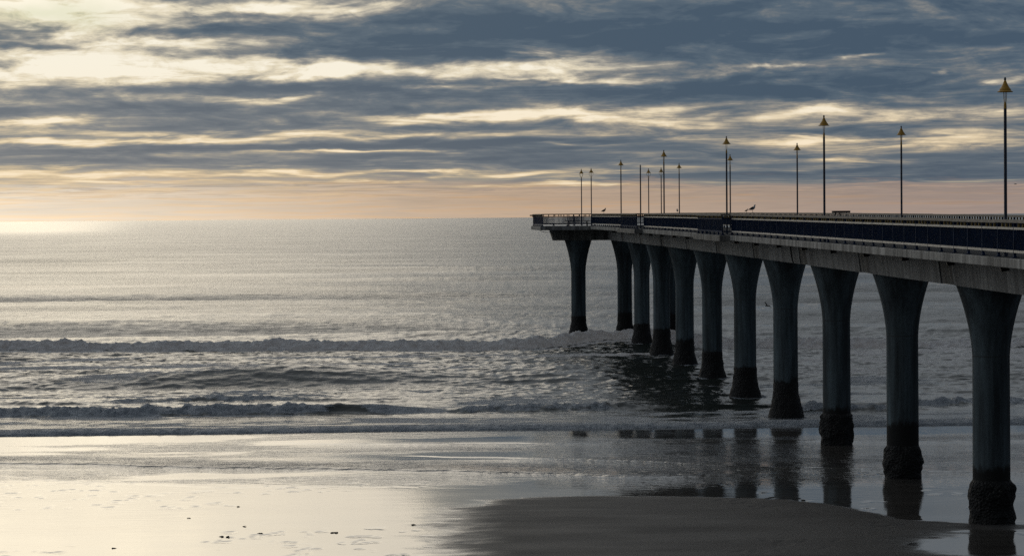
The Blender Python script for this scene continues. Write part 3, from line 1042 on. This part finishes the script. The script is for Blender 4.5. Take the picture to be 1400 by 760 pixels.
nR = t.noise(cxr.outputs[0], 1.0, 8, .60, .8)
B = t.math('MULTIPLY_ADD', t.math('SUBTRACT', nA, nR), .70, B)
cx4 = t.n('ShaderNodeCombineXYZ'); t.put(cx4.inputs[0], t.math('DIVIDE', u, 46)); t.put(cx4.inputs[1], t.math('DIVIDE', v, 18)); cx4.inputs[2].default_value = 5.5
nD = t.noise(cx4.outputs[0], 1.0, 7, .6, .6)
B = t.math('MULTIPLY_ADD', t.math('SUBTRACT', nD, .5), t.maprange(v, 50, 190, .15, .80), B)
B = t.math('MULTIPLY_ADD', t.math('SUBTRACT', B, .45), .82, .475)
# sunlight coming through the cloud sheet, above and to the left
gx = t.math('DIVIDE', t.math('SUBTRACT', u, -30), 530)
gy = t.math('DIVIDE', t.math('SUBTRACT', v, 500), 270)
glow = t.math('EXPONENT', t.math('MULTIPLY', t.math('ADD', t.math('MULTIPLY', gx, gx), t.math('MULTIPLY', gy, gy)), -1.0))
glow = t.math('MULTIPLY', glow, front)
K = 10.0
Cc = t.ramp(B, [(0.0, (.054, .090, .140)), (.26, (.088, .127, .174)), (.42, (.158, .178, .200)), (.56, (.265, .262, .254)), (.68, (.45, .425, .37)), (.84, (.76, .69, .54)), (1.0, (.95, .90, .77))])
soft = t.math('MULTIPLY_ADD', t.math('MULTIPLY', leftw, t.maprange(v, 150, 250, 1, .25, True)), .75, t.maprange(v, 60, 170, .30, .06, True))
Cl = t.ramp(B, [(0.0, (.150, .170, .205)), (.30, (.205, .220, .245)), (.46, (.285, .285, .285)), (.58, (.40, .385, .345)), (.70, (.58, .53, .43)), (.85, (.82, .74, .57)), (1.0, (.97, .92, .79))])
Cc = t.mix(soft, Cc, Cl)
# low warm band
hz = t.mix(t.maprange(u, -100, 750, 0, 1, True), (.93, .83, .69), (.51, .39, .295))
hz = t.mix(t.maprange(u, 600, 1400, 0, 1, True), hz, (.325, .262, .240))
scr = t.math('MULTIPLY', t.maprange(nB, .47, .62, 0, 1, True), t.maprange(v, 14, 58, 0, .75, True))
hz = t.mix(scr, hz, t.mix(t.maprange(u, 0, 900, 0, 1, True), (.46, .39, .33), (.21, .20, .215)))
gld = t.math('MULTIPLY', t.maprange(nB, .47, .36, 0, 1, True), t.maprange(v, 24, 60, .1, .7, True))
hz = t.mix(gld, hz, t.mix(t.maprange(u, 0, 1000, 0, 1, True), (.93, .74, .51), (.62, .44, .32)))
hz = t.vec('MULTIPLY', hz, t.n('ShaderNodeCombineXYZ').outputs[0])
cc = hz.node.inputs[1].links[0].from_node
hk = t.math('ADD', t.maprange(nA, .3, .7, .88, 1.12), t.math('MULTIPLY', t.maprange(v, 0, 25, 1, 0, True), .10))
for i in range(3):
    t.put(cc.inputs[i], hk)
hedge = t.math('ADD', v, t.math('MULTIPLY', t.math('SUBTRACT', nA, .5), 60))
hmask = t.maprange(hedge, t.maprange(u, 300, 1000, 30, 36), t.maprange(u, 200, 900, 72, 50), 1, 0, True)
Cc = t.mix(hmask, Cc, hz)
# a warm tint low down in the bright streaks
Cc = t.mix(t.math('MULTIPLY', t.maprange(v, 50, 230, .75, .12, True), t.maprange(B, .40, .75, .25, 1, True)), Cc, t.mix(1.0, Cc, (1.0, .83, .63), 'MULTIPLY'))
# away from the frame: dull overcast
ov = t.noise(t.vec('MULTIPLY', dirv, (2.2, 2.2, 5.0)), 1.0, 5, .55)
Co = t.mix(t.maprange(ov, .35, .65), (.070, .084, .104), (.140, .158, .182))
sund = t.vec('DOT_PRODUCT', dirv, (math.sin(-.75), math.cos(-.75), 0.0))
cg = t.n('ShaderNodeCombineXYZ')
for i, k_ in enumerate((1.10, 1.0, .86)):
    t.put(cg.inputs[i], t.math('ADD', 1.0, t.math('MULTIPLY', t.maprange(sund, -.35, 1.0, -.25, 2.6, True), k_)))
Co = t.vec('MULTIPLY', Co, cg.outputs[0])
fr2 = t.math('MULTIPLY', front, t.maprange(v, 300, 620, 1, 0, True))
Cm = t.mix(fr2, Co, Cc)
gl = t.n('ShaderNodeCombineXYZ')
gn = t.math('MULTIPLY', glow, t.maprange(nA, .3, .7, .75, 1.25))
upper = t.maprange(v, 260, 420, 0, 1, True)
gn = t.math('MULTIPLY', gn, upper)
for i, k_ in enumerate((.85, .715, .465)):
    t.put(gl.inputs[i], t.math('MULTIPLY', gn, k_))
Cm = t.vec('ADD', Cm, gl.outputs[0])
Cm = t.vec('MULTIPLY', Cm, (K, K, K))
# open sky shows pale through the thinnest gaps high on the left
hole = t.math('MULTIPLY', t.math('EXPONENT', t.math('MULTIPLY', t.math('ADD', t.math('POWER', t.math('DIVIDE', t.math('SUBTRACT', uw, 75), 95), 2.0), t.math('POWER', t.math('DIVIDE', t.math('SUBTRACT', vw, 276), 15), 2.0)), -1.0)), .3)
cover = t.math('SUBTRACT', .97, hole)
skc = t.vec('MULTIPLY', sky.outputs[0], (.075, .13, .165))
fin = t.mix(cover, skc, Cm)
nt.links.new(fin, bg.inputs[0])
bg.inputs[1].default_value = .1
w.cycles.sampling_method = 'MANUAL'; w.cycles.sample_map_resolution = 1024

sl = bpy.data.lights.new('sun', 'SUN'); so = bpy.data.objects.new('sun', sl); COL.objects.link(so)
sl.energy = .16; sl.angle = math.radians(28); sl.color = (1, .86, .66)
sd_ = Vector((math.sin(SUN_AZ) * math.cos(SUN_EL), math.cos(SUN_AZ) * math.cos(SUN_EL), math.sin(SUN_EL)))
so.rotation_euler = sd_.to_track_quat('Z', 'Y').to_euler()
so.location = (0, 0, 60)

for o in COL.objects:
    if '_o' in o:
        del o['_o']

S.render.engine = 'CYCLES'
S.cycles.use_denoising = False
S.cycles.max_bounces = 6
S.view_settings.view_transform = 'Standard'
S.view_settings.look = 'None'
S.view_settings.exposure = 0
S.view_settings.gamma = 1
